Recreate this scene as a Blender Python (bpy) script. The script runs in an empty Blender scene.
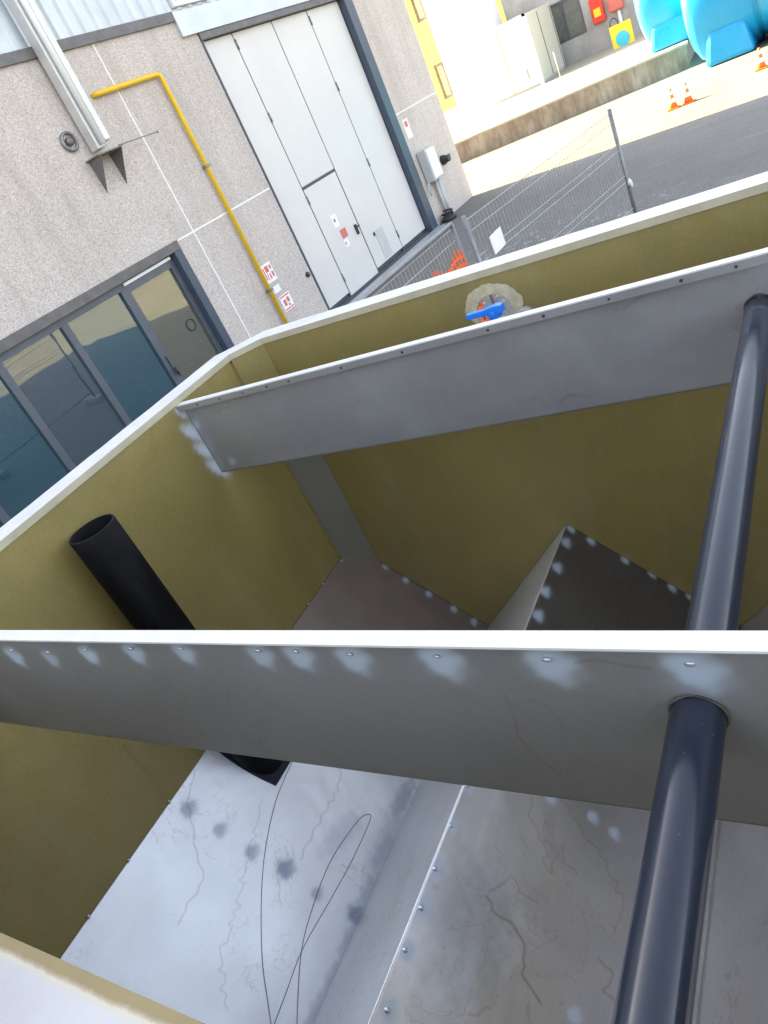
import bpy, bmesh, math, random
import numpy as np
from mathutils import Vector, Matrix
random.seed(7); rng = np.random.default_rng(7)
PI = math.pi
sc = bpy.context.scene
col = sc.collection

# ------------------------------------------------------------------ camera calibration (solved from vanishing points)
F = 740.0
EYE = 3.05
TH = 0.0513043705            # the tank stands turned this much against the building
h = 0.75                     # eye height above the tank rim
M = np.array([[0.79535714, 0.45253924, -0.40325582],
              [-0.05947423, -0.6038096, -0.79490678],
              [-0.60321625, 0.65621811, -0.45332985]])
def ray(x, y):
    return M.T @ np.array([(x-384)/F, (y-512)/F, 1.0])
def rayt(x, y):
    d = ray(x, y); c, s = math.cos(TH), math.sin(TH)
    return np.array([c*d[0]+s*d[1], -s*d[0]+c*d[1], d[2]])
UP = np.array([0, 0, EYE])
def on_plane(x, y, p, n, tank=True):
    """point of a picture feature on a known plane, metres, z up from the ground"""
    d = rayt(x, y) if tank else ray(x, y)
    p = np.array(p, float)-UP; n = np.array(n, float)
    return d*(p@n)/(d@n)+UP

# ------------------------------------------------------------------ materials
def mat(name, base=(.5,.5,.5), rough=.5, metal=0, spec=.5):
    m = bpy.data.materials.new(name); m.use_nodes = True
    b = m.node_tree.nodes['Principled BSDF']
    b.inputs['Base Color'].default_value = (*base, 1)
    b.inputs['Roughness'].default_value = rough
    b.inputs['Metallic'].default_value = metal
    b.inputs['Specular IOR Level'].default_value = spec
    return m
class NT:
    def __init__(s, m):
        s.t = m.node_tree; s.b = s.t.nodes['Principled BSDF']; s.n = s.t.nodes; s.l = s.t.links
        s.co = s.n.new('ShaderNodeTexCoord').outputs['Object']
    def noise(s, scale, detail=4, rough=.55, vec=None, dist=0, out='Fac'):
        n = s.n.new('ShaderNodeTexNoise'); n.inputs['Scale'].default_value = scale
        n.inputs['Detail'].default_value = detail; n.inputs['Roughness'].default_value = rough
        n.inputs['Distortion'].default_value = dist
        s.l.new(vec if vec is not None else s.co, n.inputs['Vector']); return n.outputs[out]
    def vor(s, scale, feature='F1', out='Distance', vec=None):
        n = s.n.new('ShaderNodeTexVoronoi'); n.inputs['Scale'].default_value = scale; n.feature = feature
        s.l.new(vec if vec is not None else s.co, n.inputs['Vector']); return n.outputs[out]
    def ramp(s, f, stops):
        r = s.n.new('ShaderNodeValToRGB'); e = r.color_ramp.elements
        while len(e) < len(stops): e.new(.5)
        for i, (p, c) in enumerate(stops):
            e[i].position = p; e[i].color = (*c, 1) if isinstance(c, tuple) else (c, c, c, 1)
        s.l.new(f, r.inputs[0]); return r.outputs[0]
    def mix(s, f, a, b, mode='MIX'):
        n = s.n.new('ShaderNodeMix'); n.data_type = 'RGBA'; n.blend_type = mode
        for k, v in ((0, f), (6, a), (7, b)):
            if isinstance(v, (int, float)): n.inputs[k].default_value = v if k == 0 else (v, v, v, 1)
            elif isinstance(v, tuple): n.inputs[k].default_value = (*v, 1)
            else: s.l.new(v, n.inputs[k])
        return n.outputs[2]
    def math(s, op, a, b=0, c=None):
        n = s.n.new('ShaderNodeMath'); n.operation = op
        for k, v in enumerate((a, b, c)):
            if v is None: continue
            if isinstance(v, (int, float)): n.inputs[k].default_value = v
            else: s.l.new(v, n.inputs[k])
        return n.outputs[0]
    def mapping(s, scale=(1,1,1), rot=(0,0,0)):
        n = s.n.new('ShaderNodeMapping'); n.inputs['Scale'].default_value = scale; n.inputs['Rotation'].default_value = rot
        s.l.new(s.co, n.inputs['Vector']); return n.outputs[0]
    def xyz(s):
        n = s.n.new('ShaderNodeSeparateXYZ'); s.l.new(s.co, n.inputs[0]); return n.outputs
    def color(s, c): s.l.new(c, s.b.inputs['Base Color'])
    def rough(s, r): s.l.new(r, s.b.inputs['Roughness'])
    def bump(s, hgt, strength=.3, dist=.01):
        n = s.n.new('ShaderNodeBump'); n.inputs['Strength'].default_value = strength; n.inputs['Distance'].default_value = dist
        s.l.new(hgt, n.inputs['Height']); s.l.new(n.outputs[0], s.b.inputs['Normal'])
    def attr(s, name):
        n = s.n.new('ShaderNodeAttribute'); n.attribute_name = name
        q = s.n.new('ShaderNodeSeparateColor'); s.l.new(n.outputs['Color'], q.inputs[0]); return q.outputs

MT = {}
def simple(name, base, rough=.5, metal=0, var=.12, scale=6, bump=0, spec=.5):
    m = mat(name, base, rough, metal, spec); t = NT(m)
    f = t.noise(scale, 6, .65)
    a = tuple(c*(1-var) for c in base); b = tuple(min(1, c*(1+var)) for c in base)
    t.color(t.ramp(f, [(.3, a), (.7, b)]))
    t.rough(t.ramp(t.noise(scale*3, 4), [(.3, max(0, rough-.08)), (.7, min(1, rough+.1))]))
    if bump: t.bump(t.noise(scale*8, 5), bump, .005)
    MT[name] = m; return m

def olive():
    m = mat('olive_paint', rough=.42, spec=.6); t = NT(m)
    big = t.noise(1.3, 5, .6, dist=.6)
    c = t.ramp(big, [(.28, (.188, .148, .044)), (.55, (.222, .174, .053)), (.78, (.262, .204, .066))])
    fine = t.noise(60, 3, .6)
    c = t.mix(.10, c, t.ramp(fine, [(.3, (.16, .13, .05)), (.7, (.46, .37, .16))]))
    stain = t.ramp(t.noise(3.2, 8, .7, vec=t.mapping((1, 1, .22))), [(.52, 0), (.70, 1)])
    c = t.mix(t.math('MULTIPLY', stain, .35), c, (.30, .26, .15))
    st2 = t.ramp(t.noise(1.1, 7, .7, vec=t.mapping((1.2, 1, .6), (.4, .2, .7))), [(.52, 0), (.72, 1)])
    c = t.mix(t.math('MULTIPLY', st2, .45), c, (.125, .105, .058))
    speck = t.ramp(t.vor(24), [(.018, 1), (.03, 0)])
    c = t.mix(t.math('MULTIPLY', speck, .5), c, (.55, .52, .42))
    a = t.attr('marks')
    c = t.mix(a[0], c, (.56, .62, .70)); c = t.mix(a[2], c, (.10, .08, .04))
    t.color(c); t.rough(t.ramp(t.noise(9, 5), [(.3, .34), (.7, .52)]))
    t.bump(t.noise(140, 2), .12, .002)
    MT['olive'] = m
olive()

def steel(name, tone, warm, line_amt, rough=(.34, .52), metal=.72, blotch=.5):
    """brushed sheet steel with dried water marks, heat tint and pickling spots"""
    m = mat(name, rough=.4, metal=metal); t = NT(m)
    big = t.noise(1.7, 5, .6, dist=1.0)
    c = t.ramp(big, [(.3, tuple(x*(1-.22*blotch) for x in tone)), (.55, tone), (.75, tuple(x*(1+.14*blotch) for x in tone))])
    wm = t.ramp(t.noise(2.1, 5, .65, vec=t.mapping((1.3, .8, 1.1), (.3, .2, .5)), dist=.8), [(.45, 0), (.7, 1)])
    c = t.mix(t.math('MULTIPLY', wm, .5*blotch), c, warm)
    # fine grain
    g = t.noise(220, 2, .5, vec=t.mapping((1, .05, .2)))
    c = t.mix(.035, c, t.ramp(g, [(.3, .15), (.7, .7)]))
    # dried water lines: thin contour lines of warped noise, in patches
    def lines(scale, level, w, patch_scale, lo, hi, seed):
        v = t.mapping((1, 1, 1), (seed, seed*.7, seed*1.3))
        n = t.noise(scale, 4, .62, vec=v, dist=1.2)
        d = t.math('ABSOLUTE', t.math('SUBTRACT', n, level))
        l = t.ramp(d, [(0, 1), (w, 0)])
        p = t.ramp(t.noise(patch_scale, 3, .5, vec=v), [(lo, 0), (hi, 1)])
        return t.math('MULTIPLY', l, p)
    L = t.math('MAXIMUM', lines(3.6, .5, .009, 1.5, .46, .58, .4), lines(6, .53, .010, 1.9, .50, .62, 1.9))
    c = t.mix(t.math('MULTIPLY', L, line_amt), c, (.22, .17, .10))
    a = t.attr('marks')
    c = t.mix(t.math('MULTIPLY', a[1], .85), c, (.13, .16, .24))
    c = t.mix(a[0], c, (.52, .61, .73))
    c = t.mix(t.math('MULTIPLY', a[2], .62), c, (.16, .12, .075))
    t.color(c)
    r = t.ramp(t.noise(2.6, 5, .6), [(.3, rough[0]), (.7, rough[1])])
    r = t.mix(a[0], r, .75); t.rough(r)
    t.bump(t.noise(2.2, 3, .5, dist=.4), .4, .025)
    MT[name] = m
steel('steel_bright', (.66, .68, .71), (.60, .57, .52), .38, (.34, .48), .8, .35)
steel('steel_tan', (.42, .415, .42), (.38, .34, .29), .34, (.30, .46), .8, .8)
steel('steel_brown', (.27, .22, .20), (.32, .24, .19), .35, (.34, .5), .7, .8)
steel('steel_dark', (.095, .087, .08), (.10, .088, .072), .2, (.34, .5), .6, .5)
steel('steel_baffle', (.29, .29, .30), (.255, .245, .235), .3, (.34, .48), .45, .5)
steel('steel_baffle_far', (.35, .35, .37), (.34, .325, .30), .22, (.34, .48), .6, .5)

def white_flange():
    m = mat('white_flange', rough=.5); t = NT(m)
    c = t.ramp(t.noise(5, 6, .65), [(.3, (.52, .52, .525)), (.7, (.62, .62, .62))])
    ed = t.ramp(t.noise(26, 6, .75), [(.56, 0), (.68, 1)])
    c = t.mix(t.math('MULTIPLY', ed, .18), c, (.5, .47, .38))
    a = t.attr('marks'); c = t.mix(a[0], c, (.42, .50, .60))
    t.color(c); t.bump(t.noise(40, 4), .1, .003); MT['white_flange'] = m
white_flange()
def ledge():
    m = mat('ledge_paint', rough=.42); t = NT(m); x = t.xyz()
    yy = t.math('ADD', x[1], t.math('MULTIPLY', t.math('SUBTRACT', t.noise(9, 7, .75), .5), .018))
    k = t.ramp(t.math('SUBTRACT', yy, EDGE_Y-.0), [(.0, 0), (.006, 1)])
    w = t.ramp(t.noise(2.5, 5, .6), [(.3, (.29, .295, .31)), (.7, (.40, .405, .415))])
    o = t.ramp(t.noise(3, 5, .6), [(.3, (.13, .095, .026)), (.7, (.175, .13, .04))])
    halo = t.ramp(t.math('SUBTRACT', yy, EDGE_Y-.008), [(.0, 0), (.006, 1)])
    w = t.mix(t.math('MULTIPLY', halo, .6), w, (.40, .34, .22))
    t.color(t.mix(k, w, o)); t.bump(t.noise(4, 4, .6), .2, .01); MT['ledge_paint'] = m

def pebble():
    m = mat('washed_gravel_concrete', rough=.85, spec=.2); t = NT(m)
    v = t.vor(78, out='Color')
    bw = t.n.new('ShaderNodeRGBToBW'); t.l.new(v, bw.inputs[0])
    c = t.ramp(bw.outputs[0], [(.1, (.30, .25, .225)), (.3, (.50, .44, .405)), (.6, (.63, .565, .53)), (.9, (.80, .74, .70))])
    vc = t.vor(78); edge = t.ramp(vc, [(.38, 0), (.62, 1)])
    c = t.mix(t.math('MULTIPLY', edge, .5), c, (.38, .35, .325))
    big = t.noise(.7, 5, .6)
    c = t.mix(.22, c, t.ramp(big, [(.3, (.46, .41, .375)), (.7, (.72, .655, .62))]))
    st = t.ramp(t.noise(1.6, 7, .7, vec=t.mapping((1, 1, .12))), [(.50, 0), (.75, 1)])
    c = t.mix(t.math('MULTIPLY', st, .42), c, (.30, .26, .22))
    t.color(c); t.bump(vc, .35, .008); MT['pebble'] = m
pebble()

def asphalt():
    m = mat('yard_asphalt', rough=.9, spec=.25); t = NT(m)
    c = t.ramp(t.noise(.35, 6, .6), [(.3, (.150, .145, .140)), (.7, (.205, .197, .190))])
    g = t.vor(90, out='Color'); bw = t.n.new('ShaderNodeRGBToBW'); t.l.new(g, bw.inputs[0])
    c = t.mix(.35, c, t.ramp(bw.outputs[0], [(.2, (.06, .058, .055)), (.8, (.30, .285, .26))]))
    d = t.ramp(t.noise(1.6, 8, .72, vec=t.mapping((.6, 1.6, 1), (0, 0, .5))), [(.56, 0), (.74, 1)])
    c = t.mix(t.math('MULTIPLY', d, .35), c, (.36, .35, .34))
    tr = t.ramp(t.noise(.9, 4, .6, vec=t.mapping((.15, 2.2, 1), (0, 0, .12))), [(.55, 0), (.65, 1)])
    c = t.mix(t.math('MULTIPLY', tr, .25), c, (.10, .10, .104))
    # spilled white dust, only round the fence foot
    x = t.xyz()
    dx = t.math('SUBTRACT', x[0], -5.0); dy = t.math('SUBTRACT', x[1], 11.4)
    r2 = t.math('ADD', t.math('MULTIPLY', dx, dx), t.math('MULTIPLY', dy, dy))
    near = t.ramp(t.math('MULTIPLY', r2, .12), [(.0, 1), (1., 0)])
    sp = t.ramp(t.noise(5.5, 9, .8, dist=.8), [(.56, 0), (.64, 1)])
    c = t.mix(t.math('MULTIPLY', near, sp), c, (.55, .55, .56))
    t.color(c); t.bump(t.noise(120, 3), .5, .006); MT['asphalt'] = m
asphalt()
simple('concrete_pale', (.36, .33, .27), .88, var=.15, scale=1.5, bump=.3)
def oldwall():
    m = mat('weathered_concrete', rough=.9); t = NT(m)
    c = t.ramp(t.noise(2.2, 8, .72, vec=t.mapping((1, 1, .35))), [(.3, (.13, .105, .085)), (.5, (.24, .20, .165)), (.75, (.42, .38, .34))])
    s = t.ramp(t.noise(6, 7, .75, vec=t.mapping((1.5, 1, .12))), [(.5, 0), (.7, 1)])
    c = t.mix(t.math('MULTIPLY', s, .5), c, (.10, .08, .065))
    t.color(c); t.bump(t.noise(30, 5), .4, .01); MT['oldwall'] = m
oldwall()
simple('far_plaster', (.40, .375, .36), .9, var=.2, scale=1.4, bump=.3)
simple('yellow_plaster', (.42, .31, .11), .9, var=.06, scale=1.5)
simple('white_joint', (.80, .80, .79), .8, var=.06)
simple('gate_white', (.63, .615, .60), .38, var=.035, scale=1.2)
simple('gate_seam', (.07, .075, .085), .6)
simple('navy_frame', (.055, .075, .11), .4, var=.1)
simple('grey_frame', (.10, .115, .145), .38, .3, var=.08)
simple('lintel_metal', (.13, .125, .13), .45, .4, var=.2)
simple('rail_metal', (.42, .43, .45), .5, .4, var=.2, scale=5)
simple('yellow_paint', (.78, .50, .012), .4, var=.06)
simple('white_plastic', (.80, .81, .82), .35, var=.03)
simple('white_sheet', (.62, .61, .52), .5, var=.05)
simple('grey_plastic', (.50, .51, .51), .5, var=.08)
simple('dirty_grey', (.30, .30, .30), .8, var=.35, scale=9)
simple('dark_rubber', (.025, .025, .027), .6, var=.2)
simple('black_metal', (.035, .035, .04), .4, .3, var=.2)
simple('hood_metal', (.20, .185, .18), .5, .5, var=.2)
simple('duct_metal', (.62, .62, .60), .42, .35, var=.1, scale=3)
simple('zinc', (.24, .25, .26), .45, .6, var=.2, scale=12)
simple('zinc_wire', (.42, .43, .44), .45, .4, var=.15)
simple('cladding', (.52, .56, .60), .4, .35, var=.08, scale=1)
simple('orange_net', (.85, .13, .02), .6, var=.15, scale=8)
simple('cone_orange', (.85, .16, .02), .5, var=.08)
simple('cone_white', (.85, .85, .83), .5, var=.05)
simple('cyan_plastic', (.012, .31, .62), .32, var=.07, scale=1.5)
simple('blue_handle', (.008, .17, .72), .35, var=.06, scale=20)
simple('red_paint', (.75, .045, .03), .45, var=.1)
simple('red_print', (.62, .16, .13), .6, var=.1, scale=30)
simple('sign_yellow', (.85, .62, .03), .5, var=.05)
simple('sign_cyan', (.05, .50, .62), .5, var=.05)
simple('room_wall', (.45, .45, .43), .9, var=.1)
simple('beige_board', (.50, .40, .26), .8, var=.1)
simple('white_gloss', (.82, .82, .82), .4, var=.04)
simple('weld_bump', (.55, .56, .60), .35, .7, var=.15, scale=60)
simple('dark_edge', (.09, .075, .06), .7, var=.3, scale=80)
simple('sanded', (.46, .41, .28), .7, var=.25, scale=18)
simple('rim_lip', (.42, .38, .28), .5, var=.12, scale=7)
simple('panel_grey', (.15, .145, .11), .5, var=.06, scale=3)
simple('curtain', (.30, .30, .24), .8, var=.15, scale=2)
simple('yard_reflection', (.62, .46, .24), .8, var=.2, scale=3)
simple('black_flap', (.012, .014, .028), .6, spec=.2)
simple('wire_dark', (.07, .06, .055), .6)
simple('sealing', (.30, .31, .32), .6, var=.1)
def pvc():
    m = mat('dark_grey_pipe', (.062, .075, .11), .30, 0, .45); t = NT(m)
    c = t.ramp(t.noise(3, 5, .6, vec=t.mapping((1, .3, 1))), [(.3, (.012, .017, .030)), (.7, (.020, .027, .044))])
    sp = t.ramp(t.vor(45), [(.04, 1), (.07, 0)])
    c = t.mix(t.math('MULTIPLY', sp, .35), c, (.35, .36, .4))
    sc_ = t.ramp(t.noise(60, 4, .6, vec=t.mapping((1, .03, 1))), [(.62, 0), (.7, 1)])
    c = t.mix(t.math('MULTIPLY', sc_, .18), c, (.3, .32, .37))
    t.color(c); t.rough(t.ramp(t.noise(12, 4), [(.3, .14), (.7, .26)])); MT['pvc'] = m
    m = mat('black_pipe', (.012, .012, .015), .6, 0, .12); t = NT(m)
    c = t.ramp(t.noise(7, 6, .7, vec=t.mapping((1, 1, .4))), [(.45, (.004, .004, .005)), (.8, (.016, .016, .019))])
    sp = t.ramp(t.vor(38), [(.03, 1), (.05, 0)])
    c = t.mix(t.math('MULTIPLY', sp, .4), c, (.25, .25, .27))
    t.color(c); MT['black_pipe'] = m
pvc()
def glass(name='glass', tint=(.5, .68, .75, 1), dcol=(.02, .115, .17, 1), k=.45):
    m = bpy.data.materials.new('window_glass'); m.use_nodes = True; nt = m.node_tree; n = nt.nodes; n.clear()
    out = n.new('ShaderNodeOutputMaterial'); tr = n.new('ShaderNodeBsdfTransparent'); tr.inputs[0].default_value = tint
    gl = n.new('ShaderNodeBsdfGlossy'); gl.inputs['Roughness'].default_value = .015; gl.inputs[0].default_value = (.85, .95, 1, 1)
    fr = n.new('ShaderNodeFresnel'); fr.inputs[0].default_value = 2.5
    co = n.new('ShaderNodeTexCoord'); no = n.new('ShaderNodeTexNoise'); no.inputs['Scale'].default_value = 1.1
    bu = n.new('ShaderNodeBump'); bu.inputs['Strength'].default_value = .06; bu.inputs['Distance'].default_value = .05
    nt.links.new(co.outputs['Object'], no.inputs['Vector']); nt.links.new(no.outputs[0], bu.inputs['Height'])
    nt.links.new(bu.outputs[0], gl.inputs['Normal'])
    df = n.new('ShaderNodeBsdfDiffuse'); df.inputs[0].default_value = dcol
    m0 = n.new('ShaderNodeMixShader'); m0.inputs[0].default_value = k
    nt.links.new(tr.outputs[0], m0.inputs[1]); nt.links.new(df.outputs[0], m0.inputs[2])
    mx = n.new('ShaderNodeMixShader')
    nt.links.new(fr.outputs[0], mx.inputs[0]); nt.links.new(m0.outputs[0], mx.inputs[1]); nt.links.new(gl.outputs[0], mx.inputs[2])
    nt.links.new(mx.outputs[0], out.inputs[0]); MT[name] = m
glass()  # teal of the mirrored shaded yard is put into the glass colour
glass('glass_warm', (.6, .62, .55, 1), (.16, .155, .11, 1), .6)  # warm tone put into the door glass, standing in for the dim curtain behind
glass('glass_grey', (.6, .7, .78, 1), (.085, .13, .18, 1), .4)
simple('far_glass', (.16, .16, .15), .12, var=.2)

# ------------------------------------------------------------------ mesh helpers
def new_thing(name, label, cat, loc=(0, 0, 0), rotz=0, group=None, kind=None):
    o = bpy.data.objects.new(name, None); o.empty_display_size = .2; col.objects.link(o)
    o.location = loc; o.rotation_euler = (0, 0, rotz)
    tag(o, label, cat, group, kind); return o
def tag(o, label=None, cat=None, group=None, kind=None):
    if label: o['label'] = label
    if cat: o['category'] = cat
    if group: o['group'] = group
    if kind: o['kind'] = kind
    return o
class MB:
    """collects shapes into one mesh; coordinates are metres in the thing's own frame plus `off`"""
    def __init__(s): s.bm = bmesh.new(); s.mi = 0; s.mats = []
    def use(s, m):
        m = MT[m] if isinstance(m, str) else m
        if m not in s.mats: s.mats.append(m)
        s.mi = s.mats.index(m); return s
    def _f(s, vs, smooth=False):
        try: f = s.bm.faces.new(vs)
        except ValueError: return
        f.material_index = s.mi; f.smooth = smooth; return f
    def box(s, x0, x1, y0, y1, z0, z1, T=None):
        vs = [s.bm.verts.new((T@Vector(p)) if T else p) for p in
              [(x0,y0,z0),(x1,y0,z0),(x1,y1,z0),(x0,y1,z0),(x0,y0,z1),(x1,y0,z1),(x1,y1,z1),(x0,y1,z1)]]
        for q in ((0,3,2,1),(4,5,6,7),(0,1,5,4),(1,2,6,5),(2,3,7,6),(3,0,4,7)): s._f([vs[i] for i in q])
        return s
    def prism(s, pts, vec):
        """extrude polygon pts by vec"""
        vec = Vector(vec); a = [s.bm.verts.new(p) for p in pts]; b = [s.bm.verts.new(Vector(p)+vec) for p in pts]
        s._f(a[::-1]); s._f(b); n = len(a)
        for i in range(n): s._f([a[i], a[(i+1) % n], b[(i+1) % n], b[i]])
        return s
    def tube(s, pts, r, seg=16, cap=True, r_in=None):
        pts = [Vector(p) for p in pts]; rings = []
        rs = r if isinstance(r, (list, tuple)) else [r]*len(pts)
        ref = None
        for i, p in enumerate(pts):
            d = (pts[min(i+1, len(pts)-1)]-pts[max(i-1, 0)]).normalized()
            if ref is None or abs(ref.dot(d)) > .98:
                ref = Vector((0, 0, 1)) if abs(d.z) < .9 else Vector((1, 0, 0))
            u = (ref-d*ref.dot(d)).normalized(); ref = u; v = d.cross(u)
            rings.append([s.bm.verts.new(p+(u*math.cos(a)+v*math.sin(a))*rs[i]) for a in [2*PI*k/seg for k in range(seg)]])
        for a, b in zip(rings, rings[1:]):
            for k in range(seg): s._f([a[k], a[(k+1) % seg], b[(k+1) % seg], b[k]], True)
        if cap: s._f(rings[0][::-1]); s._f(rings[-1])
        return s
    def lathe(s, prof, c=(0,0,0), axis='z', seg=32, cap=False):
        """prof: list of (radius, height)"""
        rings = []
        for (r, t) in prof:
            ring = []
            for k in range(seg):
                a = 2*PI*k/seg; x, y = r*math.cos(a), r*math.sin(a)
                p = (x, y, t) if axis == 'z' else (t, x, y) if axis == 'x' else (x, t, y)
                ring.append(s.bm.verts.new(Vector(p)+Vector(c)))
            rings.append(ring)
        for a, b in zip(rings, rings[1:]):
            for k in range(seg): s._f([a[k], a[(k+1) % seg], b[(k+1) % seg], b[k]], True)
        if cap: s._f(rings[0][::-1]); s._f(rings[-1])
        return s
    def ico(s, c, r, sub=2, scale=(1,1,1)):
        R = bmesh.ops.create_icosphere(s.bm, subdivisions=sub, radius=r)
        for v in R['verts']: v.co = Vector((v.co.x*scale[0], v.co.y*scale[1], v.co.z*scale[2]))+Vector(c)
        for f in {f for v in R['verts'] for f in v.link_faces}: f.material_index = s.mi; f.smooth = True
        return s
    def build(s, name, m=None, parent=None, label=None, off=(0,0,0), bevel=0, world=False):
        if m is not None and not s.mats: s.use(m)
        me = bpy.data.meshes.new(name)
        bmesh.ops.recalc_face_normals(s.bm, faces=s.bm.faces)
        for v in s.bm.verts: v.co -= Vector(off)
        s.bm.to_mesh(me); s.bm.free()
        for q in s.mats: me.materials.append(q)
        o = bpy.data.objects.new(name, me); col.objects.link(o)
        if parent: o.parent = parent
        elif any(off): o.location = off
        if bevel:
            b = o.modifiers.new('bevel', 'BEVEL'); b.width = bevel; b.segments = 2; b.limit_method = 'ANGLE'
        if label: o['label'] = label
        return o

def poly_dist(P, line):
    d = np.full(len(P), 1e9)
    for a, b in zip(line[:-1], line[1:]):
        ab = b-a; t = np.clip(((P-a)@ab)/(ab@ab+1e-12), 0, 1)
        d = np.minimum(d, np.linalg.norm(P-(a+t[:, None]*ab), axis=1))
    return d
def wiggle(line, amp, n=14):
    ctl = []
    for a, b in zip(line[:-1], line[1:]):
        m = max(2, int(np.linalg.norm(b-a)/.022))
        for k in range(m): ctl.append(a+(b-a)*k/m+np.clip(rng.normal(size=3), -1.5, 1.5)*amp*.75)
    ctl.append(line[-1]); P = [ctl[0]]+ctl+[ctl[-1]]; out = []
    for i in range(1, len(P)-2):
        a, b, c, d = P[i-1:i+3]
        for t in (0, .25, .5, .75): out.append(.5*((2*b)+(-a+c)*t+(2*a-5*b+4*c-d)*t*t+(-a+3*b-3*c+d)*t**3))
    out.append(ctl[-1]); return out
def sheet(name, c00, c10, c11, c01, m, parent, off, cell=.008, thick=.005, pale=(), dark=(), lines=(), label=None, warp=0):
    """a steel sheet as a fine grid; stains, weld marks and painted shade are stored per vertex"""
    c00, c10, c11, c01 = [np.array(c, float) for c in (c00, c10, c11, c01)]
    U = np.linalg.norm(c10-c00); V = np.linalg.norm(c01-c00)
    nu, nv = max(2, int(U/cell)), max(2, int(V/cell))
    u, v = np.meshgrid(np.linspace(0, 1, nu+1), np.linspace(0, 1, nv+1), indexing='ij')
    u = u.ravel()[:, None]; v = v.ravel()[:, None]
    P = c00*(1-u)*(1-v)+c10*u*(1-v)+c11*u*v+c01*(1-u)*v
    n = np.cross(c10-c00, c01-c00); n /= np.linalg.norm(n)
    mk = np.zeros((len(P), 4), np.float32); mk[:, 3] = 1
    e1 = (c10-c00)/U; e2 = np.cross(n, e1)
    def blob(lst, ch):
        for (c, r1, r2, ang, k) in lst:
            d = P-np.array(c); a, b = d@e1, d@e2
            ca, sa = math.cos(ang), math.sin(ang)
            q = np.sqrt(((a*ca+b*sa)/r1)**2+((-a*sa+b*ca)/r2)**2)
            q += .10*np.sin(a*95+b*60)+.08*np.sin(b*140-a*70)
            mk[:, ch] = np.maximum(mk[:, ch], k/(1+np.exp(np.clip((q-1)*5.5, -30, 30))))
    blob(pale, 0); blob(dark, 1)
    for (ln, w, k) in lines:
        n_ = np.cross(c10-c00, c01-c00); n_ /= np.linalg.norm(n_)
        flat = [q-n_*((np.array(q)-c00)@n_) for q in ln]; d = poly_dist(P, flat)
        mk[:, 2] = np.maximum(mk[:, 2], k*np.clip(1.4-d/w, 0, 1))
    if warp:
        P = P+n*warp*(np.sin(P@e1*2.3+1)*np.sin(P@e2*3.1)+.4*np.sin(P@e1*7.1+P@e2*4.3))[:, None]*np.clip(np.minimum(np.minimum(u, 1-u), np.minimum(v, 1-v))*8, 0, 1)
    base = len(P); Pb = P-n*thick
    A = np.concatenate([P, Pb])-np.array(off)
    idx = np.arange(base).reshape(nu+1, nv+1)
    q = np.stack([idx[:-1, :-1], idx[1:, :-1], idx[1:, 1:], idx[:-1, 1:]], -1).reshape(-1, 4)
    faces = [q, q[:, ::-1]+base]
    def side(a): return np.stack([a[:-1], a[:-1]+base, a[1:]+base, a[1:]], -1)
    faces += [side(idx[:, 0]), side(idx[:, -1])[:, ::-1], side(idx[0, :])[:, ::-1], side(idx[-1, :])]
    fa = np.concatenate(faces)
    me = bpy.data.meshes.new(name)
    me.vertices.add(len(A)); me.vertices.foreach_set('co', A.astype(np.float32).ravel())
    me.loops.add(len(fa)*4); me.loops.foreach_set('vertex_index', fa.astype(np.int32).ravel())
    me.polygons.add(len(fa)); me.polygons.foreach_set('loop_start', np.arange(0, len(fa)*4, 4, dtype=np.int32))
    me.update(calc_edges=True); me.validate()
    at = me.color_attributes.new('marks', 'FLOAT_COLOR', 'POINT')
    at.data.foreach_set('color', np.concatenate([mk, mk]).ravel())
    me.materials.append(MT[m])
    o = bpy.data.objects.new(name, me); col.objects.link(o); o.parent = parent
    if label: o['label'] = label
    return o, n

# ------------------------------------------------------------------ THE TANK
TB = (-1.35, 1.45, 0.0)      # middle of its base, tank frame
c_, s_ = math.cos(TH), math.sin(TH)
# tank frame (x,y) -> world: rotation by +TH about the camera foot
tank = new_thing('settling_tank', 'open steel settling tank painted olive inside, white rim, baffles and sloped hopper plates', 'tank',
                 (c_*TB[0]-s_*TB[1], s_*TB[0]+c_*TB[1], 0), TH)
TOF = TB
def Z(k): return EYE+k*h
XL, XR, YF, YN = -3.62*h, 1.80*h, 3.80*h, 0.19*h
ZR = Z(-1.0)
EDGE_Y = YN-TB[1]-.021
ledge()
P3Y, P2Y = 1.05*h, 3.06*h
RV = [(-3.62, -2.79), (-2.72, -3.70), (-1.80, -2.77), (-.90, -3.70), (0, -2.77), (.90, -3.70), (1.80, -2.79)]   # hopper section, in h

def beads(name, m, pts, r, parent, off, scale=(1, 1, 1), sub=2):
    first = None
    for p in pts:
        if first is None: first = o = MB().use(m).ico((0, 0, 0), r, sub, scale).build(name, None, parent)
        else: o = first.copy(); col.objects.link(o)
        o.location = Vector(p)-Vector(off); k = random.uniform(.8, 1.2); o.scale = (k, k, k)
def weld_bumps(pts, nrm, parent, r=.006, off=TOF, label=None):
    beads('weld_bead', 'weld_bump', [np.array(p)+np.array(nrm)*r*.3 for p in pts], r, parent, off, (1.2, .9, .8))

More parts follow.
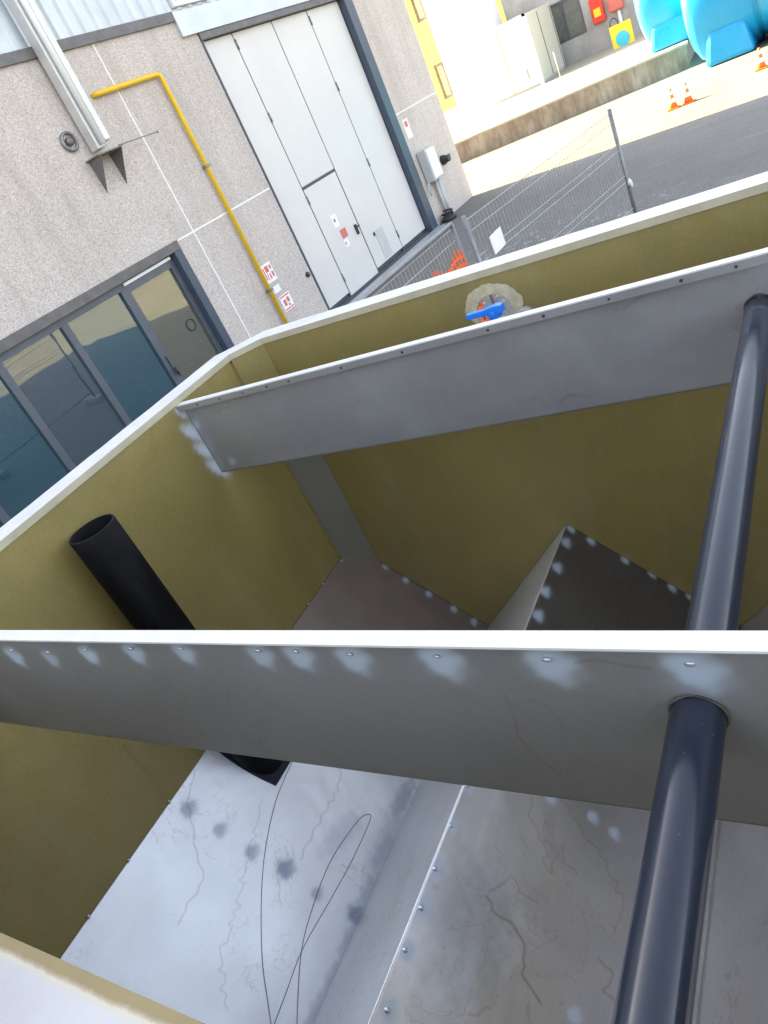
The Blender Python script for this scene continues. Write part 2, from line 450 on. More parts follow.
# --- walls
pale_left = []
for (x, y, r1) in [(183, 412, .030), (193, 432, .042), (206, 450, .042), (219, 467, .046)]:
    p = on_plane(x, y, (XL, 0, 0), (1, 0, 0)); pale_left.append((p, r1*1.5, r1*.8, 2.2, .85))
sl = [on_plane(122, 745, (XL, 0, 0), (1, 0, 0)), on_plane(169, 800, (XL, 0, 0), (1, 0, 0))]
sheet('left_wall', (XL, YN, .12), (XL, YF-.13, .12), (XL, YF-.13, ZR-.01), (XL, YN, ZR-.01), 'olive', tank, TOF, .014,
      pale=pale_left, lines=[(sl, .004, .7)], label='olive painted long side wall with pale weld blotches below the rim')
# far wall with the round outlet hole
hc = on_plane(496, 313, (0, YF, 0), (0, 1, 0)); HX, HZ, HR = hc[0], hc[2], .083
mb = MB().use('olive')
XC = XL+.145
def wall_hole(mb, y0, y1, xa, xb, za, zb, hx, hz, r, seg=48, q=.22):
    def rectface(x0, x1, z0, z1): mb.box(x0, x1, y0, y1, z0, z1)
    rectface(xa, hx-q, za, zb); rectface(hx+q, xb, za, zb); rectface(hx-q, hx+q, za, hz-q)
    if hz+q < zb: rectface(hx-q, hx+q, hz+q, zb)
    zt = min(hz+q, zb)
    def outer(a):
        dx, dz = math.cos(a), math.sin(a)
        k = min(q/abs(dx) if abs(dx) > 1e-6 else 9, (q if dz < 0 else zt-hz)/abs(dz) if abs(dz) > 1e-6 else 9)
        return (hx+dx*k, hz+dz*k)
    A = [2*PI*i/seg+PI/seg*0 for i in range(seg)]
    # add the corners
    A += [math.atan2(zt-hz, q), math.atan2(zt-hz, -q), math.atan2(-q, q)+2*PI, math.atan2(-q, -q)+2*PI]
    A = sorted(set(round(a % (2*PI), 6) for a in A))
    V = [[], [], [], []]
    for a in A:
        ox, oz = outer(a); ix, iz = hx+r*math.cos(a), hz+r*math.sin(a)
        V[0].append(mb.bm.verts.new((ox, y0, oz))); V[1].append(mb.bm.verts.new((ix, y0, iz)))
        V[2].append(mb.bm.verts.new((ix, y1, iz))); V[3].append(mb.bm.verts.new((ox, y1, oz)))
    n = len(A)
    for i in range(n):
        j = (i+1) % n
        mb._f([V[0][i], V[0][j], V[1][j], V[1][i]]); mb._f([V[1][i], V[1][j], V[2][j], V[2][i]]); mb._f([V[2][i], V[2][j], V[3][j], V[3][i]])
wall_hole(mb, YF, YF+.008, XC, XR, .12, ZR-.01, HX, HZ, HR)
mb.build('far_wall', None, tank, 'olive painted end wall with a round outlet hole', TOF)
mb = MB().use('olive').box(XR, XR+.006, YN, YF, .12, ZR-.01); mb.build('right_wall', None, tank, None, TOF)
mb = MB().use('olive').box(XL, XR, YN-.006, YN, .12, ZR-.03); mb.build('near_wall', None, tank, None, TOF)
# corner panel (vertical chamfer)
xa_, ya_, xb_, yb_ = XL, 3.645*h, -3.43*h, YF
mb = MB()
for mm, za, zb in (('panel_grey', .5, Z(-1.5)), ('olive', Z(-1.5), ZR-.02)):
    mb.use(mm); mb.prism([(xa_, ya_, za), (xb_, yb_, za), (xb_, yb_+.006, za), (xa_-.006, ya_, za)], (0, 0, zb-za-.0005))
mb.build('corner_panel', None, tank, 'slanting vertical panel closing the far left corner, greyer in its lower part', TOF)
# outside shell ribs and floor
for k in range(4):
    yy = YN+.3+k*.75; MB().use('olive').box(XL-.06, XL-.008, yy, yy+.05, .0, ZR-.05).build('outer_rib', None, tank, None, TOF)
mb = MB().use('olive').box(XL-.004, XR, YN, YF, .06, .115); mb.build('floor_plate', None, tank, None, TOF)

# --- rim
w0, lip = .13, .030
rim = MB().use('white_flange')
inn = [(XR, YN), (XR, YF-.004), (-3.43*h, YF-.004), (XL+.004, 3.64*h), (XL+.004, YN)]
out = [(XR+w0, YN), (XR+w0, YF+.115), (-3.50*h, YF+.115), (XL-w0, 3.70*h), (XL-w0, YN)]
# subdivided so that it can be slightly uneven, like a welded flange
def seg_strip(a0, a1, b0, b1, n):
    for i in range(n):
        t0, t1 = i/n, (i+1)/n
        yield [np.array(a0)*(1-t0)+np.array(a1)*t0, np.array(a0)*(1-t1)+np.array(a1)*t1, np.array(b0)*(1-t1)+np.array(b1)*t1, np.array(b0)*(1-t0)+np.array(b1)*t0]
pa, pb = [], []
for i in range(4):
    n = 30 if i in (0, 1, 3) else 5
    for k in range(n+(i == 3)):
        t = k/n; pa.append(np.array(inn[i])*(1-t)+np.array(inn[i+1])*t); pb.append(np.array(out[i])*(1-t)+np.array(out[i+1])*t)
ta = [rim.bm.verts.new((p[0], p[1], ZR)) for p in pa]
tb = [rim.bm.verts.new((p[0]+random.uniform(-.004, .004), p[1]+random.uniform(-.004, .004), ZR+.002)) for p in pb]
ba = [rim.bm.verts.new((p[0], p[1], ZR-lip)) for p in pa]
bb = [rim.bm.verts.new((p[0], p[1], ZR-lip)) for p in pb]
for i in range(len(pa)-1):
    rim.use('white_flange'); rim._f([ta[i], ta[i+1], tb[i+1], tb[i]]); rim._f([tb[i], tb[i+1], bb[i+1], bb[i]])
    rim.use('rim_lip'); rim._f([ba[i], ba[i+1], ta[i+1], ta[i]]); rim._f([bb[i], bb[i+1], ba[i+1], ba[i]])
rim.build('rim', None, tank, 'white painted flange running round the top, beige on its inner lip', TOF)
mb = MB().use('ledge_paint').box(XL-w0, XR+w0, -.42, YN, ZR-.008, ZR-.0)
mb.box(XL-w0, XR+w0, YN-.012, YN-.008, ZR-.05, ZR-.009)
mb.build('near_ledge', None, tank, 'wide white ledge at the near end with an olive painted edge', TOF)

# --- hopper plates
def hop(i): return np.array([RV[i][0]*h, Z(RV[i][1])])
def plate(i, y0, y1, **k):
    a, b = hop(i), hop(i+1)
    return (a[0], y0, a[1]), (a[0], y1, a[1]), (b[0], y1, b[1]), (b[0], y0, b[1])
def pl_n(i):
    a, b = hop(i), hop(i+1); n = np.array([-(b[1]-a[1]), 0, b[0]-a[0]]); return n/np.linalg.norm(n), (a[0], 0, a[1])
def on_hop(i, x, y):
    n, p = pl_n(i); return on_plane(x, y, p, n)
def spots(pl, pts, r, k=.8, ang=0, el=1.0):
    return [(on_hop(pl, x, y), r*el, r, ang, k) for x, y in pts]
names = ['first', 'second']
y0h, y1h = YN, YF
YS = 2.5*h
random.seed(3)
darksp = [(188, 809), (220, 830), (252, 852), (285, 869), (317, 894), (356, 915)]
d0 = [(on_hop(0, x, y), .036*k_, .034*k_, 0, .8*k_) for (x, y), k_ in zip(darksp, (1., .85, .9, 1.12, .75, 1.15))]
d0 += [(on_hop(0, x, y),   .11, .036, 0, .55) for x, y in [(402, 800), (384, 850), (368, 895), (352, 940), (333, 985), (318, 1015)]]  # shade along the valley, painted into the plate's lower edge
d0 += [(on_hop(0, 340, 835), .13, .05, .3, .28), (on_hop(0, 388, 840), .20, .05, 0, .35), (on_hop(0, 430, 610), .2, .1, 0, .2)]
p0 = [(on_hop(0, x, y), .028, .020, 0, .8) for x, y in [(386, 566), (406, 580), (429, 594), (454, 609), (474, 622)]]
br = [on_hop(0, x, y) for x, y in [(195, 770), (188, 800), (196, 850), (203, 880), (185, 910), (178, 925)]]
br2 = [on_hop(0, x, y) for x, y in [(262, 800), (250, 850), (238, 905), (222, 960), (228, 1010)]]
br3 = [on_hop(0, x, y) for x, y in [(345, 760), (332, 800), (312, 835), (300, 860)]]
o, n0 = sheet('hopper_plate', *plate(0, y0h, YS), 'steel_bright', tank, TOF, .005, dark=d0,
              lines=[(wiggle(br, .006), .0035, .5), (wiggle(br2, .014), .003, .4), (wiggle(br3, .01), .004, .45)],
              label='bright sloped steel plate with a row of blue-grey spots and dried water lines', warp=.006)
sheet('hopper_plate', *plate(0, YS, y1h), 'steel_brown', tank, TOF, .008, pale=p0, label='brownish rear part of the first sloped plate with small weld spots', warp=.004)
ed = [(123, 860), (168, 808), (88, 915), (200, 757), (298+7, 615), (322, 583), (342, 560)]
bp = [on_plane(x, y, (XL+.005, 0, 0), (1, 0, 0)) for x, y in [(204, 753), (169, 801), (128, 860), (88, 916), (298, 625), (308, 604), (323, 584), (341, 561)]]
weld_bumps(bp, (1, 0, .3), tank, .008)
weld_bumps([s[0] for s in d0[:6]], pl_n(0)[0], tank, .005)
# plate 1: left face of the ridge
seamdark = []
o, n1 = sheet('hopper_plate', *plate(1, y0h, y1h), 'steel_bright', tank, TOF, .010,
              label='narrow lighter plate rising to the first ridge', warp=.004)
# plate 2
wp = [(466, 786), (450, 826), (434, 869), (420, 908), (404, 950), (386, 1010)]
p2 = [(on_hop(2, x+3, y), .026, .020, 0, .75) for x, y in wp]
p2 += [(on_hop(2, x, y), .022, .022, 0, .75) for x, y in [(550, 798), (592, 818), (614, 834), (575, 1015)]]
p2r = [(on_hop(2, x, y), .026, .022, 0, .8) for x, y in [(571, 529), (591, 541), (625, 560), (652, 574), (672, 588), (690, 597)]]
p2r += [(on_hop(2, x, y), .03, .024, 0, .75) for x, y in [(566, 543), (557, 568), (545, 592), (538, 616)]]
d2 = [(on_hop(2, 460, 930), .20, .14, 0, .30)]
l2 = [([(487, 895), (492, 912), (512, 925), (524, 940), (523, 975), (540, 1003)], .006, .0045, .8),
      ([(488, 893), (500, 885), (512, 876), (520, 892), (536, 903)], .006, .003, .55),
      ([(530, 792), (528, 815), (540, 840), (548, 870), (560, 850), (575, 875)], .012, .003, .5),
      ([(560, 800), (585, 840), (610, 870), (622, 905), (612, 935)], .012, .003, .45),
      ([(600, 960), (612, 975), (603, 990), (616, 1005)], .008, .004, .6), ([(470, 1015), (490, 1008)], .008, .004, .5)]
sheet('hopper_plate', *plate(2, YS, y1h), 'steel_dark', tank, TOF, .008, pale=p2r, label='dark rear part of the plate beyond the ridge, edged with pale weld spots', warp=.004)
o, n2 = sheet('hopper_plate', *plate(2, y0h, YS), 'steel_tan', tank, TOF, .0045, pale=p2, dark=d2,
              lines=[(wiggle([on_hop(2, *q) for q in L], a), w, k) for L, a, w, k in l2],
              label='greyish tan sloped plate with brown crack-like stains and pale weld spots', warp=.006)
weld_bumps([on_hop(2, x, y) for x, y in wp], pl_n(2)[0], tank, .009)
weld_bumps([on_hop(2, x, y) for x, y in [(550, 798), (592, 818), (614, 834)]], pl_n(2)[0], tank, .006)
for i in (3, 4, 5):
    sheet('hopper_plate', *plate(i, y0h, y1h), 'steel_tan', tank, TOF, .03, warp=.004)
# folded seam along the ridge
for k in (2, 4):
    a = hop(k); mb = MB().use('weld_bump'); mb.tube([(a[0], y0h, a[1]-.002), (a[0], y1h, a[1]-.002)], .0035, 8); mb.build('ridge_seam', None, tank, None, TOF)

# --- far baffle
zt2, zb2 = Z(-1.047), Z(-1.572)
pl = [(on_plane(x, y, (0, P2Y, 0), (0, 1, 0)), r, r*1.1, 0, .6) for x, y, r in [(196, 424, .02), (232, 461, .02)]]
ln = [wiggle([on_plane(x, y, (0, P2Y, 0), (0, 1, 0)) for x, y in q], .006) for q in
      ([(616, 309), (625, 308), (635, 299), (642, 297)], [(204, 407), (215, 412), (228, 407)], [(240, 399), (255, 393)], [(560, 401), (575, 394), (590, 396)])]
o, nn = sheet('baffle', (XL+.004, P2Y, zb2), (XR, P2Y, zb2), (XR, P2Y, zt2), (XL+.004, P2Y, zt2), 'steel_baffle_far', tank, TOF, .009,
              pale=pl, lines=[(q, .004, .5) for q in ln], label='far grey steel baffle plate crossing the tank', warp=.003)
mb = MB().use('white_flange').box(XL+.006, XR, P2Y-.032, P2Y+.004, zt2, zt2+.005); mb.build('baffle_flange', None, o, None, TOF)
mb = MB().use('steel_baffle_far').box(XL+.01, XR, P2Y-.032, P2Y-.029, zt2-.026, zt2-.001); lipo = mb.build('baffle_lip', None, o, None, TOF)
RV2 = [on_plane(x, y, (0, P2Y-.032, zt2), (0, 1, 0)) for x, y in [(197, 404), (219, 398), (242, 392), (266, 386), (288, 380), (340, 366), (402, 352), (487, 328), (543, 315), (608, 296), (680, 276), (735, 262)]]
beads('rivet', 'black_metal', [(p[0], P2Y-.033, zt2-.013) for p in RV2], .0055, o, TOF, (1, .5, 1), 1)
# --- near baffle
zt3, zb3 = Z(-1.047), Z(-1.63)
sp3 = [(12, 651), (48, 653), (86, 650), (131, 649), (181, 649), (258, 651), (296, 652), (350, 655), (437, 657), (547, 660), (690, 664)]
pale3 = []
for i, (x, y) in enumerate(sp3):
    big = 1.25 if x < 400 else 1.5 if x < 600 else 2.0
    q_ = random.uniform(.88, 1.15); p = on_plane(x+3*big, y+3+2*big, (0, P3Y, 0), (0, 1, 0)); pale3.append((p, .026*big**.9*q_, .031*big**.3*q_, 2.5, random.uniform(.62, .85)))
pale3.append((on_plane(700, 685, (0, P3Y, 0), (0, 1, 0)), .05, .025, 0, .25))
l3 = [([(505, 697), (515, 718), (520, 735), (532, 752), (560, 775)], .006, .0035, .45), ([(518, 705), (535, 701), (548, 707), (565, 730)], .006, .003, .3),
      ([(575, 663), (595, 659), (615, 664), (650, 668)], .002, .0035, .5), ([(290, 672), (300, 680), (310, 676)], .003, .002, .3),
      ([(664, 703), (650, 713), (640, 722)], .004, .002, .3)]
o, nn = sheet('baffle', (XL+.004, P3Y, zb3), (XR, P3Y, zb3), (XR, P3Y, zt3), (XL+.004, P3Y, zt3), 'steel_baffle', tank, TOF, .004,
              pale=pale3, lines=[(wiggle([on_plane(x, y, (0, P3Y, 0), (0, 1, 0)) for x, y in q], a), w, k) for q, a, w, k in l3],
              label='near grey steel baffle plate with a row of pale weld spots', warp=.003)
mb = MB().use('white_flange')
N = 60
for i in range(N):
    xa, xb = XL+.006+(XR-XL-.006)*i/N, XL+.006+(XR-XL-.006)*(i+1)/N
mb.box(XL+.006, XR, P3Y-.032, P3Y+.006, zt3, zt3+.005)
mb.build('baffle_flange', None, o, None, TOF)
W3 = [on_plane(x, y-1, (0, P3Y, 0), (0, 1, 0)) for x, y in sp3]
beads('weld_bead', 'weld_bump', [(p[0], P3Y-.002, p[2]) for p in W3], .006, o, TOF, (1.2, .5, .8))

# --- grey plastic pipe through the baffles
PXp, PZp, PR = -.369*h, Z(-1.262), .054*h
pp = MB().use('pvc')
ys = list(np.linspace(-.25, P2Y-.001, 24))
pp.tube([(PXp, y, PZp+.0) for y in ys], PR, 40)
go = pp.build('pipe', None, tank, 'glossy dark grey plastic pipe running through both baffles', TOF)
for yy in (P3Y-.006, P2Y-.006):
    mb = MB().use('dark_edge')
    A = [2*PI*k/40 for k in range(41)]
    mb.tube([(PXp+(PR+.002)*math.cos(a), yy, PZp+(PR+.002)*math.sin(a)+.0015*math.sin(5*a)) for a in A], [.0016+.0010*math.sin(3*a+1) for a in A], 8, False)
    mb.build('pipe_seal', None, go, None, TOF)

# --- black vertical pipe beside the left wall
bx, by, brd = XL+.145, 1.955*h, .098
zt = Z(-1.195); zbot = Z(-2.79)-(bx-XL)*1.05-.02
mb = MB().use('black_pipe')
seg = 48
prof_o = [(brd, zbot-.05), (brd, zt-.35), (brd, zt-.003), (brd-.002, zt), (brd-.008, zt), (brd-.009, zt-.004), (brd-.009, zt-1.0)]
mb.lathe([(r, z) for r, z in prof_o], (bx, by, 0), 'z', seg)
mb.build('pipe', None, tank, 'matt black open-ended pipe standing upright beside the left wall', TOF)

q1, q2 = on_hop(0, 214, 749), on_hop(0, 276, 786)
nH = pl_n(0)[0]
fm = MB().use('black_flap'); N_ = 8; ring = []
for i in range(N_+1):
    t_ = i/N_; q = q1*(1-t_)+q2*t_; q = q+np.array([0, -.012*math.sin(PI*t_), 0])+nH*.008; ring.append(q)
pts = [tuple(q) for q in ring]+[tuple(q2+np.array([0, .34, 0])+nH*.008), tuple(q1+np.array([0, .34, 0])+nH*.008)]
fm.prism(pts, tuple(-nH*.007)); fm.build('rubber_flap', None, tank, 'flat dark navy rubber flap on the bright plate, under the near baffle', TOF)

# --- valve at the outlet hole
vy = 3.43*h
vp = on_plane(497, 313, (0, vy, 0), (0, 1, 0))
vm = MB().use('dirty_grey')
vm.lathe([(.036, -.20), (.036, -.13), (.046, -.125), (.046, -.05), (.036, -.045), (.026, -.03), (.02, -.0)], (vp[0], vy, vp[2]-.012), 'z', 28, True)
vm.tube([(vp[0], vy, vp[2]-.10), (vp[0], YF+.1, vp[2]-.19)], .028, 20)
vm.tube([(vp[0]-.002, YF-.05, vp[2]-.13), (vp[0]-.002, YF+.004, vp[2]-.13)], .038, 20)
vo = vm.build('valve', None, tank, 'plastic ball valve with a blue lever in front of the outlet hole', TOF)
a = on_plane(467, 317, (0, vy, 0), (0, 1, 0)); b = on_plane(503, 307, (0, vy, 0), (0, 1, 0))
hm = MB().use('blue_handle')
dv = Vector(b-a).normalized(); L = (b-a)
side = Vector((0, 1, 0)); upv = dv.cross(side) if dv.cross(side).z > 0 else -dv.cross(side)
prof = [(0, .006, .011), (.02, .010, .015), (.5, .011, .016), (.68, .016, .021), (.82, .018, .024), (1, .014, .021)]
rings = []
for t, hh, ww in prof:
    c = Vector(a)+Vector(L)*t
    rings.append([hm.bm.verts.new(c+upv*sz*hh+side*sy*ww) for sz, sy in ((-1, -1), (-1, 1), (1, .8), (1, -.8))])
for p, q in zip(rings, rings[1:]):
    for k in range(4): hm._f([p[k], p[(k+1) % 4], q[(k+1) % 4], q[k]])
hm._f(rings[0]); hm._f(rings[-1])
cc = Vector(a)+Vector(L)*.74
hm.lathe([(.024, -.045), (.026, -.02), (.021, .002)], cc, 'z', 20, True)
hm.build('lever', None, vo, 'blue plastic lever', TOF, bevel=.003)
# sanded ring round the hole, irregular outline on its upper half
mb = MB().use('sanded')
A = np.linspace(-.5, PI+.6, 90); vi, vo_, = [], []
for a in A:
    ro = .134+.004*math.sin(3*a+.5)+.002*math.sin(9*a)+.0015*math.sin(23*a)
    if a < .25: ro -= (.25-a)*.05
    if a > 2.9: ro -= (a-2.9)*.05
    vi.append(mb.bm.verts.new((HX+(HR+.001)*math.cos(a), YF-.002, HZ+(HR+.001)*math.sin(a))))
    vo_.append(mb.bm.verts.new((HX+ro*math.cos(a), YF-.002, HZ+ro*math.sin(a))))
for i in range(len(A)-1): mb._f([vi[i], vi[i+1], vo_[i+1], vo_[i]])
mb.build('sanded_ring', None, tank, 'pale sanded ring around the outlet hole', TOF)

# --- thin wires lying on the bright plate
def smooth(pts, n=10):
    P = [pts[0]]+list(pts)+[pts[-1]]; out = []
    for i in range(1, len(P)-2):
        for k in range(n):
            t = k/n; a, b, c, d = P[i-1], P[i], P[i+1], P[i+2]
            out.append(.5*((2*b)+(-a+c)*t+(2*a-5*b+4*c-d)*t*t+(-a+3*b-3*c+d)*t**3))
    out.append(P[-1]); return out
nA = pl_n(0)[0]
def plate_wire(px):
    return [Vector(q+nA*.010) for q in smooth([on_hop(0, x, y) for x, y in px])]
def to_world(v): return Vector((c_*v[0]-s_*v[1], s_*v[0]+c_*v[1], v[2]))
W1 = [(292, 762), (276, 800), (265, 850), (261, 900), (262, 960), (268, 1005), (273, 1040)]
W2 = [(266, 1045), (285, 995), (302, 950), (330, 900), (352, 860), (369, 822), (368, 815), (357, 822), (330, 862), (310, 915), (300, 960), (296, 1040)]
for px, lab in ((W1, 'single thin dark wire curving down the bright sloped plate'), (W2, 'thin dark wire bent into a long narrow loop on the bright plate')):
    pts = [to_world(v) for v in plate_wire(px)]
    mb = MB().use('wire_dark'); mb.tube(pts, .0012, 6)
    o = mb.build('wire', None, None, None, tuple(pts[0])); tag(o, lab, 'wire')

# ------------------------------------------------------------------ GROUND
mb = MB().use('asphalt')
mb.bm.faces.new([mb.bm.verts.new(p) for p in [(-400, -400, 0), (400, -400, 0), (400, 400, 0), (-400, 400, 0)]])
tag(mb.build('ground'), kind='structure')

# ------------------------------------------------------------------ FACTORY BUILDING (wall plane X = -WD)
WD = 9.07
bld = new_thing('factory_building', 'factory hall with gravel-finish concrete panels, glazed office front and ribbed metal cladding above', 'building', (-WD-4, 8, 0))
BO = (-WD-4, 8, 0)
YE = 18.22; TOPZ = 8.9; CLZ = 5.2
GY0, GY1, GZ = 11.04, 15.93, 4.97          # gate opening incl. frame
WY0, WY1, WZ = 1.55, 8.39, 2.46            # glazed front opening
wm = MB().use('pebble')
X0, X1 = -WD-.30, -WD
def wb(y0, y1, z0, z1): wm.box(X0, X1, y0, y1, z0, z1)
wb(-14, WY0, 0, CLZ); wb(WY0, WY1, WZ, CLZ); wb(WY1, GY0, 0, CLZ); wb(GY1, YE, 0, CLZ); wb(GY0, GY1, GZ+.001, CLZ)
wm.box(X0-12, X0, YE-.30, YE, 0, CLZ)
wm.build('wall', None, bld, 'washed gravel concrete panels', BO)
# cladding, ribbed
cm = MB().use('cladding')
y = -14.0; pts = []
while y < YE:
    for dy, dx in ((0, 0), (.10, 0), (.13, .035), (.21, .035), (.24, 0)):
        pts.append((X1-.02+dx, y+dy))
    y += .25
a = [cm.bm.verts.new((p[0], p[1], CLZ+.14)) for p in pts]; b = [cm.bm.verts.new((p[0], p[1], TOPZ)) for p in pts]
for i in range(len(a)-1): cm._f([a[i], a[i+1], b[i+1], b[i]])
cm.box(X0-12, X1-.03, -14, YE, CLZ+.01, TOPZ)
cm.build('cladding', None, bld, 'ribbed blue-grey metal sheet', BO)
mb = MB().use('lintel_metal').box(X0, X1+.05, -14, GY0-.4, CLZ, CLZ+.13).use('cladding').box(X0, X1+.06, GY0-.4, YE+.02, GZ+.003, CLZ+.12)
mb.build('fascia', None, bld, None, BO)
# small upper window
wy0, wy1, wz0 = 10.75, 11.75, 5.38
mb = MB().use('white_plastic')
for (a0, a1, b0, b1) in ((wy0, wy1, wz0, wz0+.07), (wy0, wy1, wz0+1.0, wz0+1.07), (wy0, wy0+.07, wz0+.07, wz0+1.0), (wy1-.07, wy1, wz0+.07, wz0+1.0)):
    mb.box(X1-.01, X1+.07, a0, a1, b0, b1)
wn = mb.build('window', None, bld, 'small white framed window in the cladding', BO)
mb = MB().use('far_glass').box(X1+.02, X1+.03, wy0+.07, wy1-.07, wz0+.07, wz0+1.0); mb.build('pane', None, wn, None, BO)
# joints
mb = MB().use('white_joint').box(X1-.01, X1+.003, 8.862, 8.885, 0, CLZ); mb.build('joint_strip', None, bld, None, BO)
mb = MB().use('white_joint').box(X1-.01, X1+.0045, WY1+.1, GY0-.03, 2.482, 2.507); mb.build('joint_strip', None, bld, None, BO)
mb = MB().use('white_joint').box(X1-.01, X1+.0045, GY1+.03, YE, 2.50, 2.522); mb.build('joint_strip', None, bld, None, BO)
mb = MB().use('room_wall').box(X0-6, X0-5.9, WY0, WY1+1, .0, 3).box(X0-6, X0, WY0, WY1+1, 3, 3.1).box(X0-6, X0, WY1+1, WY1+1.1, 0, 3).box(X0-6, X0, WY0-.1, WY0, 0, 3).box(X0-6, X0, WY0, WY1+1, .004, .02)
mb.build('office_room', None, bld, None, BO)
# window head and jamb
mb = MB().use('lintel_metal').box(X1-.20, X1+.025, WY0-.02, WY1+.06, WZ-.08, WZ+.05).use('navy_frame').box(X1-.22, X1+.02, WY1-.10, WY1+.06, 0, WZ-.083)
mb.build('window_head', None, bld, None, BO)
# glazed units
edges = [1.62, 2.66, 3.80, 4.92, 6.03, 7.17, 8.285]
fx0, fx1 = X1-.17, X1-.09
for i in range(len(edges)-1):
    ya, yb = edges[i], edges[i+1]; door = i == len(edges)-2
    fw = .055 if not door else .10
    f = MB().use('grey_frame')
    zt_ = WZ-.085
    f.box(fx0, fx1, ya, ya+fw, 0.02, zt_); f.box(fx0, fx1, yb-fw, yb, 0.02, zt_)
    f.box(fx0, fx1, ya+fw, yb-fw, zt_-(.10 if not door else .17), zt_); f.box(fx0, fx1, ya+fw, yb-fw, .02, .14 if not door else .34)
    if door: f.box(fx1, fx1+.03, ya+.03, ya+.055, .9, 1.2)
    fo = f.build('glass_door' if door else 'window', None, bld, 'glazed door, the rightmost unit of the glass front' if door else None, BO)
    g = MB().use('glass_warm' if door else 'glass_grey' if i == 3 else 'glass').box(fx0+.03, fx0+.04, ya+fw, yb-fw, .14 if not door else .34, zt_-(.10 if not door else .17)); g.build('pane', None, fo, None, BO)
    if door:
        g = MB().use('curtain').box(fx0-.10, fx0-.08, ya+.03, yb-.03, .34, 1.88).use('yard_reflection').box(fx0-.10, fx0-.08, ya+.03, yb-.03, 1.88, zt_-.1); g.build('curtain', None, fo, None, BO)  # upper, warmer part is coloured as the sunlit yard mirrored in the glass
    if i == 4:
        g = MB().use('white_gloss')  # added slats imitate the fence and sunlit yard mirrored in this pane
        for q in range(26): g.box(fx0-.06, fx0-.055, ya+.06+q*.04, ya+.078+q*.04, zt_-.62, zt_-.12)
        g.box(fx0-.07, fx0-.05, ya+.05, yb-.05, zt_-.125, zt_-.10); g.build('mirrored_slats', None, fo, 'short pale slats added behind the pane, imitating the mirrored fence and sunlit yard', BO)
    if i == 3:
        g = MB().use('white_gloss')  # added bars imitate bright reflections in this pane
        for q in range(13): g.box(fx0-.50, fx0-.46, yb-.42, yb-.12, .62+q*.105, .66+q*.105)
        for q in range(5): g.box(fx0-.30, fx0-.27, ya+.32+q*.11, ya+.35+q*.11, .45, .95)
        g.box(fx0-.30, fx0-.27, ya+.30, ya+.84, .95, .98); g.build('mirrored_bars', None, fo, 'white slats added behind the pane, imitating reflections in the glass', BO)
    if door:
        g = MB().use('white_gloss').box(fx1+.002, fx1+.035, ya+.04, yb-.06, zt_-.06, zt_-.02); g.build('closer_rail', None, fo, None, BO)
        g = MB().use('black_metal').tube([(fx1+.05, ya+.05, .86), (fx1+.05, ya+.05, 1.0)], .015, 8); g.build('handle', None, fo, None, BO)
        # notice ring and paper seen on the glass
        g = MB().use('black_metal'); A = [2*PI*k/24 for k in range(25)]
        g.tube([(fx0+.055, yb-.30+.09*math.cos(a), 1.35+.09*math.sin(a)) for a in A], .006, 6, False); g.build('ring_pull', None, fo, None, BO)
# gate frame
mb = MB().use('navy_frame')
mb.box(X1-.22, X1+.06, GY1-.30, GY1+.003, 0, GZ-.003).box(X1-.22, X1+.02, GY0, GY0+.035, 0, GZ-.10)
mb.use('lintel_metal').box(X1-.22, X1+.04, GY0, GY1-.303, GZ-.10, GZ)
mb.build('gate_frame', None, bld, 'dark navy steel frame of the tall gate', BO)
gy = [11.08, 11.985, 13.20, 14.41, 15.62]; gx0, gx1 = X1-.15, X1-.09
for i in range(4):
    g = MB().use('gate_white')
    ya, yb = gy[i]+.014, gy[i+1]-.014
    if i == 1:
        g.box(gx0, gx1, ya, yb, 2.22, GZ-.11)
    else: g.box(gx0, gx1, ya, yb, .13, GZ-.11)
    leaf = g.build('gate_leaf', None, bld, 'white sheet steel folding gate leaf', BO, bevel=.006)
    if i == 1:
        d = MB().use('gate_white').box(gx0, gx1-.004, ya+.01, yb-.005, .05, 2.165); dd = d.build('wicket_door', None, leaf, 'white pedestrian door set in the gate', BO, bevel=.006)
        # children may be only one level deeper, so hardware hangs on the leaf
        k = MB().use('black_metal').box(gx1-.004, gx1+.03, yb-.16, yb-.10, .93, 1.13).box(gx1+.03, gx1+.055, yb-.16, yb-.04, 1.06, 1.09)
        k.build('handle', None, leaf, None, BO)
        s = MB().use('white_gloss').box(gx1-.004, gx1+.003, 12.42, 12.60, 1.28, 1.52).box(gx1-.004, gx1+.003, 12.50, 12.66, .86, 1.00)
        s.use('red_print').box(gx1-.004, gx1+.005, 12.52, 12.72, 1.03, 1.20).use('grey_frame').box(gx1-.003, gx1+.005, 12.47, 12.52, 1.38, 1.44).box(gx1-.003, gx1+.005, 12.53, 12.56, .90, .96)
        s.build('sticker', None, leaf, 'white and red safety stickers on the pedestrian door', BO)
    if i == 2:
        s = MB().use('grey_plastic').box(gx1, gx1+.01, 13.62, 13.95, .18, .78); s.build('vent_plate', None, leaf, 'scuffed grey vent plate low on the leaf', BO)
        s = MB().use('dark_rubber').box(gx1, gx1+.02, 13.55, 13.59, .70, .77); s.build('stop', None, leaf, None, BO)
sm = MB().use('gate_seam')
for yy in gy[1:-1]: sm.box(gx0+.01, gx1-.012, yy-.016, yy+.016, .05, GZ-.11)
sm.box(gx0+.01, gx1-.012, gy[1], gy[2], 2.16, 2.225).box(gx0-.02, gx1+.03, GY0+.04, GY1-.31, .0, .05).box(gx0-.02, gx0+.01, GY0+.035, GY1-.3, .05, GZ-.1)
sm.build('gate_seal', None, bld, 'dark rubber seals between the gate leaves', BO)
